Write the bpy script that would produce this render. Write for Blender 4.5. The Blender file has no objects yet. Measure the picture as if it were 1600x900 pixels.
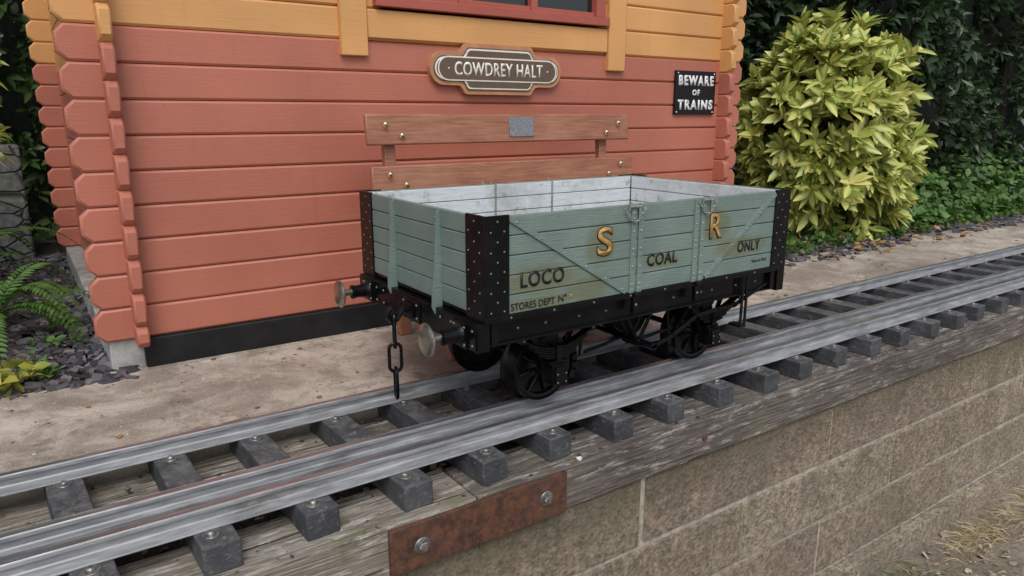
import bpy, bmesh, math, random
import numpy as np
from mathutils import Vector, Matrix
random.seed(7); rng=np.random.default_rng(7)
S=bpy.context.scene
def link(o): S.collection.objects.link(o); return o
def empty(name):
    o=bpy.data.objects.new(name,None); o.empty_display_size=.1; return link(o)

# ---------------------------------------------------------------- materials
class NT:
    def __init__(s,name):
        s.m=bpy.data.materials.new(name); s.m.use_nodes=True
        s.t=s.m.node_tree; s.b=s.t.nodes['Principled BSDF']; s.tc=s.n('ShaderNodeTexCoord')
    def n(s,ty,**k):
        n=s.t.nodes.new(ty)
        for a,b in k.items(): setattr(n,a,b)
        return n
    def l(s,a,b): s.t.links.new(a,b)
    def mapping(s,scale,loc=(0,0,0)):
        m=s.n('ShaderNodeMapping'); m.inputs['Scale'].default_value=scale; m.inputs['Location'].default_value=loc
        s.l(s.tc.outputs['Object'],m.inputs['Vector']); return m.outputs['Vector']
    def noise(s,scale,detail=6,rough=.6,st=(1,1,1),loc=(0,0,0),dist=0):
        n=s.n('ShaderNodeTexNoise'); n.inputs['Scale'].default_value=scale; n.inputs['Detail'].default_value=detail
        n.inputs['Roughness'].default_value=rough; n.inputs['Distortion'].default_value=dist
        s.l(s.mapping(st,loc),n.inputs['Vector']); return n.outputs['Fac']
    def voro(s,scale,st=(1,1,1),feature='F1',out='Distance'):
        n=s.n('ShaderNodeTexVoronoi',feature=feature); n.inputs['Scale'].default_value=scale
        s.l(s.mapping(st),n.inputs['Vector']); return n.outputs[out]
    def ramp(s,fac,lo,hi,a=0.,b=1.):
        r=s.n('ShaderNodeMapRange',interpolation_type='SMOOTHSTEP')
        r.inputs['From Min'].default_value=lo; r.inputs['From Max'].default_value=hi
        r.inputs['To Min'].default_value=a; r.inputs['To Max'].default_value=b
        s.l(fac,r.inputs['Value']); return r.outputs['Result']
    def mix(s,fac,a,b,bt='MIX'):
        m=s.n('ShaderNodeMix',data_type='RGBA',blend_type=bt)
        for v,i in ((fac,0),(a,6),(b,7)):
            if hasattr(v,'is_linked'): s.l(v,m.inputs[i])
            elif i==0: m.inputs[0].default_value=v
            else: m.inputs[i].default_value=(*v,1)
        return m.outputs[2]
    def math(s,op,a,b=0.,c=None):
        m=s.n('ShaderNodeMath',operation=op)
        for i,v in enumerate((a,b,c)):
            if v is None: continue
            if hasattr(v,'is_linked'): s.l(v,m.inputs[i])
            else: m.inputs[i].default_value=v
        return m.outputs[0]
    def bump(s,h,strength=.4,dist=.004,prev=None):
        b=s.n('ShaderNodeBump'); b.inputs['Strength'].default_value=strength; b.inputs['Distance'].default_value=dist
        s.l(h,b.inputs['Height'])
        if prev is not None: s.l(prev,b.inputs['Normal'])
        return b.outputs['Normal']
    def done(s,col,rough=.6,normal=None,metal=0.,spec=None):
        if hasattr(col,'is_linked'): s.l(col,s.b.inputs['Base Color'])
        else: s.b.inputs['Base Color'].default_value=(*col,1)
        if hasattr(rough,'is_linked'): s.l(rough,s.b.inputs['Roughness'])
        else: s.b.inputs['Roughness'].default_value=rough
        if hasattr(metal,'is_linked'): s.l(metal,s.b.inputs['Metallic'])
        else: s.b.inputs['Metallic'].default_value=metal
        if normal is not None: s.l(normal,s.b.inputs['Normal'])
        if spec is not None: s.b.inputs['Specular IOR Level'].default_value=spec
        return s.m

def simple(name,c,rough=.5,metal=0.,var=.25,scale=20,bump=.15,st=(1,1,1),bd=.002,spec=None):
    k=NT(name); n=k.noise(scale,st=st); d=tuple(x*(1-var) for x in c)
    col=k.mix(k.ramp(n,.35,.65),d,c)
    return k.done(col,rough,k.bump(n,bump,bd),metal,spec)

def painted_timber(name,c,seed=0.,grime=.35):
    k=NT(name)
    g=k.noise(6,6,.65,(1.2,9,22),(seed,0,0)); big=k.noise(1.6,4,.5,(1,1,1),(seed,3,0)); fine=k.noise(60,4,.6)
    streak=k.noise(3,5,.6,(14,14,.8),(seed,0,1))
    col=k.mix(k.ramp(big,.35,.7),tuple(x*.9 for x in c),tuple(min(1,x*1.06) for x in c))
    col=k.mix(k.ramp(g,.5,.8,0,.22),col,tuple(x*.72 for x in c))
    col=k.mix(k.ramp(streak,.55,.8,0,grime),col,tuple(x*.62+.015 for x in c))
    v=k.voro(2.6,(1,.2,3)); col=k.mix(k.ramp(v,.012,.022,.5,0),col,tuple(x*.35 for x in c))
    nm=k.bump(g,.35,.004); nm=k.bump(fine,.12,.002,nm)
    return k.done(col,k.ramp(big,.3,.7,.42,.6),nm)

M={}
M['red']=painted_timber('red_timber_paint',(.46,.155,.102),1)
M['orange']=painted_timber('orange_timber_paint',(.67,.345,.125),5,.25)
M['frame']=painted_timber('window_frame_paint',(.38,.095,.065),9,.2)
M['tarblack']=simple('black_plinth_paint',(.018,.018,.020),.6,var=.4,scale=9,bump=.3,spec=.25)
M['slab']=simple('slab_concrete',(.42,.42,.40),.85,var=.35,scale=14,bump=.5,bd=.006)

def wagon_green():
    k=NT('wagon_green_paint')
    g=k.noise(8,6,.65,(1.5,12,24)); big=k.noise(5,5,.6); fine=k.noise(90,3,.6)
    col=k.mix(k.ramp(big,.35,.7),(.150,.208,.186),(.190,.252,.226))
    sep=k.n('ShaderNodeSeparateXYZ'); k.l(k.tc.outputs['Object'],sep.inputs[0])
    tot=None
    for (cx,cz,rx,rz) in ((1.33,.50,.16,.05),(1.56,.585,.07,.075),(2.13,.60,.085,.07),(2.27,.51,.17,.045),(1.85,.50,.10,.03),(1.36,.425,.2,.022),(1.5,.44,.1,.05)):
        a=k.math('DIVIDE',k.math('SUBTRACT',sep.outputs[0],cx),rx); b=k.math('DIVIDE',k.math('SUBTRACT',sep.outputs[2],cz),rz)
        dd=k.math('ADD',k.math('MULTIPLY',a,a),k.math('MULTIPLY',b,b))
        w=k.ramp(k.math('ADD',dd,k.math('MULTIPLY',big,1.2)),.9,1.9,1,0)
        tot=w if tot is None else k.math('MAXIMUM',tot,w)
    ym=k.ramp(sep.outputs[1],1.80,1.82,1,0)
    tot=k.math('MULTIPLY',tot,ym)
    col=k.mix(k.math('MULTIPLY',tot,.72),col,(.145,.155,.078))
    col=k.mix(k.ramp(k.noise(14,5,.7,(1,1,3),(3,1,2)),.56,.76,0,.4),col,(.11,.14,.10))
    col=k.mix(k.ramp(g,.6,.8,0,.3),col,(.10,.13,.115))
    col=k.mix(k.ramp(k.noise(35,6,.8),.67,.76,0,.6),col,(.38,.42,.38))
    nm=k.bump(g,.6,.005); nm=k.bump(fine,.1,.0015,nm)
    return k.done(col,.48,nm)
M['wgreen']=wagon_green()
k=NT('wagon_white_lining'); g=k.noise(7,6,.7,(1.5,10,20)); st=k.noise(4,6,.7,(1,1,1),(2,2,2))
c=k.mix(k.ramp(g,.4,.75),(.58,.61,.63),(.44,.47,.49)); c=k.mix(k.ramp(st,.46,.68,0,.65),c,(.31,.33,.31)); c=k.mix(k.ramp(k.noise(16,5,.75,loc=(7,1,1)),.57,.69,0,.7),c,(.19,.19,.15))
M['wwhite']=k.done(c,.6,k.bump(g,.4,.003))
k=NT('wagon_black_paint'); g=k.noise(25,5,.6); d=k.noise(7,5,.7)
M['wblack']=k.done(k.mix(k.ramp(d,.5,.8),(.003,.0035,.0045),(.009,.010,.012)),k.ramp(d,.3,.75,.20,.36),k.bump(g,.15,.0012),0,.26)
M['rivet']=simple('worn_rivet',(.34,.38,.36),.4,.4,scale=60)
M['brivet']=simple('worn_black_rivet',(.16,.17,.18),.3,.5,scale=60)
M['letter']=simple('black_lettering',(.010,.011,.010),.5,scale=80,var=.4)
M['gold']=simple('ochre_lettering',(.56,.33,.095),.55,scale=50,var=.3)
M['steel']=simple('tarnished_buffer_steel',(.46,.43,.38),.30,.9,scale=22,var=.4,bump=.1)
k=NT('galvanised_steel'); a=k.noise(30,5,.6,(.3,2,2)); b=k.noise(5,6,.7,(.6,3,3))
c=k.mix(k.ramp(a,.35,.7),(.27,.28,.29),(.42,.43,.44)); c=k.mix(k.ramp(b,.5,.72,0,.75),c,(.13,.124,.11)); c=k.mix(k.ramp(k.noise(14,6,.75,(.8,2,2),(4,4,1)),.58,.70,0,.5),c,(.50,.49,.46))
M['galv']=k.done(c,k.ramp(a,.3,.7,.44,.66),k.bump(a,.25,.002),.4)
k=NT('rail_head_steel'); a=k.noise(40,5,.6,(.15,2,2)); b=k.noise(6,6,.7,(.5,2,2))
c=k.mix(k.ramp(a,.35,.7),(.36,.37,.39),(.56,.57,.59)); c=k.mix(k.ramp(b,.52,.7,0,.6),c,(.22,.21,.20))
M['head']=k.done(c,k.ramp(a,.3,.7,.25,.42),k.bump(a,.12,.001),.85)
k=NT('sleeper_grey_plastic'); a=k.noise(45,6,.7,(1,.5,1)); b=k.noise(6,5,.6); v=k.voro(140)
c=k.mix(k.ramp(b,.35,.7),(.040,.043,.049),(.092,.096,.104)); c=k.mix(k.ramp(a,.54,.70,0,.65),c,(.20,.20,.20))
dn=k.n('ShaderNodeNewGeometry'); s2=k.n('ShaderNodeSeparateXYZ'); k.l(dn.outputs['True Normal'],s2.inputs[0])
c=k.mix(k.math('MULTIPLY',k.ramp(s2.outputs[2],.7,.95),k.ramp(k.noise(18,6,.75,loc=(3,1,8)),.44,.64,0,.45)),c,(.23,.22,.20))
M['sleeper']=k.done(c,.66,k.bump(v,.4,.002,k.bump(a,.9,.010)))
M['bolt']=simple('bolt_steel',(.36,.35,.33),.42,.8,scale=70,var=.5)
k=NT('rusty_plate'); a=k.noise(22,8,.75); b=k.noise(5,5,.6); v=k.voro(55)
c=k.mix(k.ramp(a,.35,.65),(.04,.021,.016),(.15,.060,.030)); c=k.mix(k.ramp(b,.45,.72,0,.7),c,(.105,.055,.042)); c=k.mix(k.ramp(k.noise(60,5,.7),.60,.70,0,.65),c,(.28,.135,.065))
M['rust']=k.done(c,.8,k.bump(v,.3,.003,k.bump(a,.7,.006)),.1)
def old_timber(name,lo,hi,pale,moss):
    k=NT(name); g=k.noise(5,8,.7,(1,14,26),dist=.3); b=k.noise(2.2,6,.65,(1,2,2)); cr=k.noise(3,4,.6,(.8,30,60),dist=.2); m=k.noise(4,6,.7,loc=(5,5,5))
    c=k.mix(k.ramp(g,.35,.7),lo,hi); c=k.mix(k.ramp(b,.45,.7,0,.6),c,tuple(x*.75 for x in lo))
    c=k.mix(k.ramp(m,.52,.66,0,moss),c,(.17,.165,.08)); c=k.mix(k.ramp(k.noise(7,8,.8,(1,5,5),(1,8,3)),.52,.64,0,pale),c,(.62,.59,.55)); c=k.mix(k.ramp(cr,.58,.65,0,.9),c,(.02,.016,.013))
    c=k.mix(k.ramp(k.noise(26,6,.8,loc=(2,2,2)),.60,.70,0,.7),c,(.06,.05,.04))
    return k.done(c,.85,k.bump(cr,-.7,.010,k.bump(g,.9,.012)))
M['timber']=old_timber('weathered_timber',(.18,.15,.115),(.45,.41,.35),.85,.75)
M['timber2']=old_timber('dark_weathered_timber',(.085,.070,.062),(.25,.215,.19),.6,.35)
k=NT('path_concrete'); a=k.noise(1.3,8,.7,dist=.6); b=k.noise(6,8,.75,dist=.4); f=k.noise(130,4,.75)
c=k.mix(k.ramp(a,.38,.60),(.26,.21,.165),(.53,.46,.385)); c=k.mix(k.ramp(b,.46,.62,0,.7),c,(.23,.185,.145)); c=k.mix(k.ramp(f,.52,.68,0,.6),c,(.64,.585,.51))
c=k.mix(k.ramp(k.noise(3.2,8,.8,loc=(3,3,3),dist=.8),.53,.62,0,.7),c,(.16,.142,.10)); c=k.mix(k.ramp(k.noise(60,5,.8,loc=(1,7,3)),.57,.67,0,.75),c,(.12,.10,.078)); c=k.mix(k.ramp(k.noise(2.4,8,.75,loc=(13,3,5),dist=.5),.55,.66,0,.6),c,(.62,.52,.43))
sep=k.n('ShaderNodeSeparateXYZ'); k.l(k.tc.outputs['Object'],sep.inputs[0])
ed=k.ramp(k.math('ADD',sep.outputs[1],k.math('MULTIPLY',b,.25)),2.58,2.72,.6,0); c=k.mix(ed,c,(.13,.115,.08))
M['concrete']=k.done(c,.88,k.bump(f,.5,.004,k.bump(b,.7,.02)))
def block(name,base,seed):
    k=NT(name); sep=k.n('ShaderNodeSeparateXYZ'); k.l(k.tc.outputs['Object'],sep.inputs[0])
    a=k.noise(2.0,6,.65,loc=(seed,0,0)); b=k.noise(34,8,.8); v=k.voro(55); p=k.noise(7,7,.75)
    c=k.mix(k.ramp(b,.40,.58),tuple(x*.50 for x in base),base); c=k.mix(k.ramp(b,.57,.68,0,.8),c,tuple(min(1,x*1.55) for x in base)); c=k.mix(k.ramp(v,.08,.26,.6,0),c,(.13,.10,.065))
    top=k.ramp(k.math('ADD',sep.outputs[2],k.math('MULTIPLY',p,.6)),-.25,.05,0,1)
    c=k.mix(k.math('MULTIPLY',top,.8),c,(.16,.14,.08)); c=k.mix(k.ramp(a,.48,.66,0,.5),c,(.24,.21,.155))
    st=k.noise(2.2,7,.75,(3,3,.5),(seed,4,0)); c=k.mix(k.ramp(st,.52,.66,0,.45),c,(.15,.14,.10))
    c=k.mix(k.ramp(k.noise(4,8,.75,loc=(9,2,seed)),.60,.70,0,.55),c,(.11,.12,.06))
    nm=k.bump(v,1,.014); nm=k.bump(b,1,.022,nm)
    return k.done(c,.95,nm)
M['block']=block('concrete_block',(.49,.395,.285),0); M['block2']=block('concrete_block_pale',(.56,.465,.345),4); M['block3']=block('concrete_block_pinkish',(.50,.39,.295),8)
M['mortar']=simple('mortar',(.46,.42,.35),.95,var=.45,scale=30,bump=.8,bd=.006)
k=NT('dry_earth'); a=k.noise(3,7,.7); b=k.noise(40,6,.8); v=k.voro(30)
c=k.mix(k.ramp(a,.35,.7),(.22,.18,.14),(.40,.335,.26)); c=k.mix(k.ramp(b,.5,.7,0,.6),c,(.13,.11,.085))
M['earth']=k.done(c,.95,k.bump(v,.6,.02,k.bump(b,.8,.02)))
k=NT('dark_soil'); b=k.noise(30,6,.8)
M['soil']=k.done(k.mix(k.ramp(b,.4,.7),(.02,.018,.014),(.085,.07,.05)),.95,k.bump(b,.9,.02))
k=NT('vertex_slate'); at=k.n('ShaderNodeAttribute',attribute_name='Col'); b=k.noise(80,5,.7)
M['slate']=k.done(k.mix(k.ramp(b,.4,.7,0,.3),at.outputs['Color'],(.03,.03,.035)),.5,k.bump(b,.3,.002))
def leafmat(name,rough=.38,tr=.22):
    k=NT(name); at=k.n('ShaderNodeAttribute',attribute_name='Col')
    k.done(at.outputs['Color'],rough)
    t=k.n('ShaderNodeBsdfTranslucent'); k.l(at.outputs['Color'],t.inputs['Color'])
    mx=k.n('ShaderNodeMixShader'); mx.inputs[0].default_value=tr
    out=k.t.nodes['Material Output']; k.l(k.b.outputs[0],mx.inputs[1]); k.l(t.outputs[0],mx.inputs[2]); k.l(mx.outputs[0],out.inputs['Surface'])
    return k.m
M['leaf']=leafmat('glossy_leaf'); M['leafmatt']=leafmat('matt_leaf',.55,.25)
k=NT('bench_wood'); g=k.noise(6,7,.65,(1,10,18),dist=.4); b=k.noise(2,4,.6)
c=k.mix(k.ramp(g,.35,.7),(.25,.095,.050),(.40,.18,.105)); c=k.mix(k.ramp(b,.45,.75,0,.5),c,(.47,.25,.16))
M['bench']=k.done(c,.42,k.bump(g,.3,.002))
M['brass']=simple('brass',(.62,.50,.30),.35,.9,scale=60)
M['plaque']=simple('engraved_plaque',(.34,.34,.36),.4,.6,scale=90,var=.35)
M['signbrown']=simple('sign_brown_enamel',(.130,.088,.058),.3,scale=12,var=.12,bump=.03)
M['cream']=simple('cream_enamel',(.82,.78,.70),.35,scale=12,var=.08,bump=.03)
M['signback']=simple('sign_backing_timber',(.54,.26,.13),.5,scale=8,var=.25,bump=.2)
M['signblack']=simple('black_cast_iron_paint',(.010,.010,.012),.4,scale=30,var=.3,spec=.3)
M['white']=simple('white_paint',(.82,.82,.82),.5,scale=30,var=.12)
M['glass']=NT('window_glass').done((.012,.014,.016),.04,spec=.8)
M['felt']=simple('roof_felt',(.05,.05,.05),.9,scale=60)
M['bark']=simple('bark',(.045,.035,.026),.9,scale=25,var=.5,bump=.8,st=(1,1,.3),bd=.02)
k=NT('rubble_stone'); v=k.voro(5,(1,1,1.8),out='Color'); e=k.voro(5,(1,1,1.8),feature='DISTANCE_TO_EDGE'); b=k.noise(20,6,.7)
c=k.mix(k.ramp(b,.3,.7),(.10,.10,.095),(.22,.22,.21)); c=k.mix(.2,c,v,'MULTIPLY'); c=k.mix(k.ramp(e,.0,.05,1,0),c,(.04,.04,.035))
M['stone']=k.done(c,.9,k.bump(k.ramp(e,0,.08),.8,.03,k.bump(b,.6,.02)))
M['post']=simple('concrete_post_grey',(.28,.28,.26),.9,scale=30,var=.35,bump=.5)

# ---------------------------------------------------------------- mesh builder
class MB:
    def __init__(s): s.v=[];s.f=[];s.mi=[];s.mats=[]
    def m(s,mat):
        mat=M[mat] if isinstance(mat,str) else mat
        if mat not in s.mats: s.mats.append(mat)
        return s.mats.index(mat)
    def add(s,vs,fs,mat):
        o=len(s.v); s.v+= [tuple(v) for v in vs]; i=s.m(mat)
        for f in fs: s.f.append(tuple(o+a for a in f)); s.mi.append(i)
    def box(s,x0,x1,y0,y1,z0,z1,mat,T=None):
        vs=[Vector(p) for p in ((x0,y0,z0),(x1,y0,z0),(x1,y1,z0),(x0,y1,z0),(x0,y0,z1),(x1,y0,z1),(x1,y1,z1),(x0,y1,z1))]
        if T is not None: vs=[T@v for v in vs]
        s.add(vs,((0,3,2,1),(4,5,6,7),(0,1,5,4),(1,2,6,5),(2,3,7,6),(3,0,4,7)),mat)
    def prism(s,poly,axis,a0,a1,mat):
        def P(p,a):
            if axis=='Y': return (p[0],a,p[1])
            if axis=='X': return (a,p[0],p[1])
            return (p[0],p[1],a)
        n=len(poly); vs=[P(p,a0) for p in poly]+[P(p,a1) for p in poly]
        fs=[tuple(range(n)),tuple(range(2*n-1,n-1,-1))]+[(i,i+n,(i+1)%n+n,(i+1)%n) for i in range(n)]
        s.add(vs,fs,mat)
    def frame(s,d):
        d=Vector(d).normalized(); a=Vector((0,0,1)) if abs(d.z)<.9 else Vector((1,0,0))
        u=d.cross(a).normalized(); return d,u,d.cross(u)
    def lathe(s,o,axis,prof,mat,n=32):
        o=Vector(o); d,u,w=s.frame(axis); vs=[];fs=[]
        for r,a in prof:
            for i in range(n):
                t=2*math.pi*i/n; vs.append(o+d*a+(u*math.cos(t)+w*math.sin(t))*r)
        for j in range(len(prof)-1):
            for i in range(n): fs.append((j*n+i,j*n+(i+1)%n,(j+1)*n+(i+1)%n,(j+1)*n+i))
        fs.append(tuple(range(n-1,-1,-1))); fs.append(tuple(range((len(prof)-1)*n,len(prof)*n)))
        s.add(vs,fs,mat)
    def cyl(s,p0,p1,r0,mat,r1=None,n=16):
        p0=Vector(p0);p1=Vector(p1); s.lathe(p0,p1-p0,[(r0,0),(r0 if r1 is None else r1,(p1-p0).length)],mat,n)
    def dome(s,c,d,r,mat,h=None,n=8):
        h=h or r*.7; s.lathe(c,d,[(r,-.001),(r,0),(r*.8,h*.55),(r*.4,h*.92),(r*.08,h)],mat,n)
    def tube(s,path,r,mat,closed=False,n=8):
        path=[Vector(p) for p in path]; N=len(path); vs=[];fs=[]; pu=None
        for i,p in enumerate(path):
            if closed: d=path[(i+1)%N]-path[i-1]
            else: d=path[min(i+1,N-1)]-path[max(i-1,0)]
            d.normalize()
            if pu is None: _,u,_=s.frame(d)
            else: u=(pu-d*pu.dot(d)).normalized()
            pu=u; w=d.cross(u)
            for j in range(n):
                t=2*math.pi*j/n; vs.append(p+(u*math.cos(t)+w*math.sin(t))*r)
        for i in range(N if closed else N-1):
            for j in range(n): fs.append((i*n+j,i*n+(j+1)%n,((i+1)%N)*n+(j+1)%n,((i+1)%N)*n+j))
        if not closed: fs.append(tuple(range(n-1,-1,-1))); fs.append(tuple(range((N-1)*n,N*n)))
        s.add(vs,fs,mat)
    def ribbon(s,path,th,y0,y1,mat):
        for (a,b),(c,d) in zip(path[:-1],path[1:]):
            v=Vector((c-a,d-b)).normalized(); n=Vector((-v.y,v.x))*th/2; e=v*th*.2
            s.prism([(a-n.x-e.x,b-n.y-e.y),(c-n.x+e.x,d-n.y+e.y),(c+n.x+e.x,d+n.y+e.y),(a+n.x-e.x,b+n.y-e.y)],'Y',y0,y1,mat)
    def finish(s,name,parent=None,bevel=0,seg=2,ang=35):
        me=bpy.data.meshes.new(name); me.from_pydata(s.v,[],s.f)
        for m in s.mats: me.materials.append(m)
        me.polygons.foreach_set('material_index',s.mi)
        bm=bmesh.new(); bm.from_mesh(me); bmesh.ops.recalc_face_normals(bm,faces=bm.faces); bm.to_mesh(me); bm.free()
        me.polygons.foreach_set('use_smooth',[True]*len(me.polygons)); me.set_sharp_from_angle(angle=math.radians(ang)); me.update()
        o=link(bpy.data.objects.new(name,me))
        if parent: o.parent=parent
        if bevel:
            b=o.modifiers.new('bevel','BEVEL'); b.width=bevel; b.segments=seg; b.limit_method='ANGLE'; b.angle_limit=math.radians(50); b.harden_normals=False
        return o

def text(name,s,x0,x1,z0,z1,y,mat,parent,bold=0.,ext=.0012,space=1.0):
    cu=bpy.data.curves.new(name,'FONT'); cu.body=s; cu.size=1; cu.offset=bold; cu.resolution_u=6; cu.space_character=space
    o=link(bpy.data.objects.new(name,cu)); bpy.context.view_layer.update()
    dg=bpy.context.evaluated_depsgraph_get(); me=bpy.data.meshes.new_from_object(o.evaluated_get(dg))
    bpy.data.objects.remove(o)
    xs=[v.co.x for v in me.vertices]; ys=[v.co.y for v in me.vertices]
    a,b,c,d=min(xs),max(xs),min(ys),max(ys)
    for v in me.vertices:
        v.co=((v.co.x-a)/(b-a)*(x1-x0)+x0, y, (v.co.y-c)/(d-c)*(z1-z0)+z0)
    bm=bmesh.new(); bm.from_mesh(me)
    r=bmesh.ops.extrude_face_region(bm,geom=list(bm.faces))
    for g in r['geom']:
        if isinstance(g,bmesh.types.BMVert): g.co.y-=ext
    bmesh.ops.recalc_face_normals(bm,faces=bm.faces); bm.to_mesh(me); bm.free()
    me.materials.clear(); me.materials.append(M[mat]); me.name=name
    o=link(bpy.data.objects.new(name,me)); o.parent=parent; return o

# ---------------------------------------------------------------- leaves by numpy
def norm(a): return a/np.maximum(np.linalg.norm(a,axis=1,keepdims=True),1e-9)
def leaves(name,P,D,U,L,W,ce,cm,mat,droop=.25,parent=None):
    n=len(P); D=norm(D); Sd=norm(np.cross(D,U)); N=np.cross(Sd,D)
    L=L[:,None]; W=W[:,None]
    def st(t,side,lift):
        q=P+D*L*t+Sd*W*side+N*W*lift; q[:,2]-= (droop*t*t*L)[:,0]; return q
    V=np.stack([st(0,0,0),st(.35,-.5,.16),st(.35,0,0),st(.35,.5,.16),st(.7,-.4,.12),st(.7,0,0),st(.7,.4,.12),st(1,0,0)],1)
    C=np.stack([cm,ce,cm,ce,ce,cm,ce,cm],1)
    F=[(0,2,1),(0,3,2),(1,2,5,4),(2,3,6,5),(4,5,7),(5,6,7)]
    me=bpy.data.meshes.new(name); me.vertices.add(n*8); me.vertices.foreach_set('co',V.reshape(-1))
    cnt=[len(f) for f in F]; flat=np.concatenate([np.array(f) for f in F]); nl=len(flat)
    idx=(flat[None,:]+8*np.arange(n)[:,None]).reshape(-1)
    me.loops.add(n*nl); me.loops.foreach_set('vertex_index',idx.astype(np.int32))
    st_=np.cumsum([0]+cnt[:-1]); starts=(st_[None,:]+nl*np.arange(n)[:,None]).reshape(-1)
    me.polygons.add(n*6); me.polygons.foreach_set('loop_start',starts.astype(np.int32))
    me.update(calc_edges=True); me.validate()
    ca=me.color_attributes.new('Col','FLOAT_COLOR','POINT')
    cc=np.concatenate([C.reshape(-1,3),np.ones((n*8,1))],1); ca.data.foreach_set('color',cc.reshape(-1).astype(np.float32))
    me.materials.append(M[mat]); o=link(bpy.data.objects.new(name,me))
    if parent: o.parent=parent
    return o
def colmix(a,b,t): return np.array(a)[None,:]*(1-t[:,None])+np.array(b)[None,:]*t[:,None]
def shoots(C,N,k,L,W,spread=1.0):
    n=len(C); N=norm(N); A=norm(np.cross(N,np.tile([0.13,.21,.97],(n,1)))); B=np.cross(N,A)
    P=[];D=[];U=[]
    for i in range(k):
        t=2*math.pi*i/k+rng.uniform(0,1.0,n); out=A*np.cos(t)[:,None]+B*np.sin(t)[:,None]
        e=rng.uniform(.25,1.1,n)[:,None]*spread
        P.append(C+N*rng.uniform(-.05,.02,n)[:,None]); D.append(norm(N+out*e*1.3)); U.append(norm(N*.8-out*.2+rng.normal(0,.25,(n,3))))
    P=np.concatenate(P);D=np.concatenate(D);U=np.concatenate(U); m=len(P)
    return P,D,U,L*rng.uniform(.65,1.15,m),W*rng.uniform(.7,1.2,m)

def chips(name,x0,x1,y0,y1,z,n,smin,smax,cols,mat='slate',inside=None,tilt=.35,parent=None,thick=1.):
    V=[];F=[];C=[]
    for i in range(n):
        x=random.uniform(x0,x1); y=random.uniform(y0,y1)
        if inside and not inside(x,y): continue
        s=random.uniform(smin,smax); k=random.choice((4,5,5,6)); zz=z+random.uniform(0,.02)*thick; th=s*random.uniform(.08,.2)
        R=Matrix.Rotation(random.gauss(0,tilt),3,'X')@Matrix.Rotation(random.gauss(0,tilt),3,'Y')@Matrix.Rotation(random.uniform(0,6.28),3,'Z')
        o=len(V); asp=random.uniform(.45,1)
        pts=[(math.cos(2*math.pi*j/k+random.uniform(-.3,.3))*s*.5,math.sin(2*math.pi*j/k)*s*.5*asp) for j in range(k)]
        for h in (0,th):
            for p in pts: V.append(R@Vector((p[0],p[1],h))+Vector((x,y,zz)))
        F.append(tuple(range(o+k-1,o-1,-1))); F.append(tuple(range(o+k,o+2*k)))
        for j in range(k): F.append((o+j,o+(j+1)%k,o+k+(j+1)%k,o+k+j))
        c=random.choice(cols); q=random.uniform(.7,1.3); C+=[(c[0]*q,c[1]*q,c[2]*q,1)]*(2*k)
    me=bpy.data.meshes.new(name); me.from_pydata(V,[],F); me.update()
    ca=me.color_attributes.new('Col','FLOAT_COLOR','POINT'); ca.data.foreach_set('color',np.array(C,dtype=np.float32).reshape(-1))
    me.materials.append(M[mat]); o=link(bpy.data.objects.new(name,me))
    if parent: o.parent=parent
    return o

# ================================================================ GROUND
gx=[-120,120]; V=[];F=[]
prof=[(-120,-1.3),(1.84,-1.3),(1.85,-.2),(2.46,-.2),(2.47,-.16),(120,-.16)]
for x in gx:
    for y,z in prof: V.append((x,y,z))
n=len(prof)
for j in range(n-1): F.append((j,j+n,j+n+1,j+1))
me=bpy.data.meshes.new('ground'); me.from_pydata(V,[],F); me.materials.append(M['earth']); me.materials.append(M['soil'])
for p in me.polygons:
    if p.index>=1: p.material_index=1
link(bpy.data.objects.new('ground',me))
b=MB(); b.box(-8,22,2.455,3.30,-.15,-.07,'concrete'); b.box(.22,4.25,3.30,3.40,-.15,-.0705,'concrete'); b.finish('concrete_path',bevel=.008)
b=MB(); b.box(-8,.22,3.305,12,-.15,-.085,'soil'); b.box(4.25,22,3.305,12,-.15,-.085,'soil'); b.finish('planting_bed')
sl=[(.085,.082,.095),(.06,.058,.068),(.15,.14,.15),(.12,.09,.09),(.04,.04,.048)]
chips('slate_chippings',-1.6,.30,3.25,6.6,-.085,6500,.025,.085,sl)
chips('slate_chippings',4.1,13,3.1,4.2,-.085,5200,.03,.09,sl,inside=lambda x,y:y>3.12+.12*math.sin(x*2.1)+random.uniform(-.05,.12))
chips('gravel_scatter',-1,9,-.6,1.62,-1.3,3200,.012,.05,[(.38,.33,.26),(.28,.24,.19),(.50,.45,.38)],tilt=.5)
chips('track_debris',-1,9,1.88,2.46,-.195,2600,.01,.035,[(.12,.10,.07),(.24,.19,.12),(.05,.045,.04)],tilt=.5)
chips('baulk_debris',-1,9,1.71,2.44,-.131,1500,.006,.020,[(.12,.10,.07),(.24,.19,.12),(.05,.045,.04),(.16,.17,.06)],tilt=.3,thick=.1)
chips('path_grit',-1,8,2.47,3.34,-.0715,1500,.004,.015,[(.16,.12,.08),(.34,.28,.2),(.08,.06,.045),(.6,.55,.47)],tilt=.2,thick=.05)
chips('path_leaf_litter',-1,8,2.47,3.34,-.070,90,.014,.032,[(.30,.17,.07),(.16,.10,.05),(.25,.24,.08)],tilt=.15,thick=.1)

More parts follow.
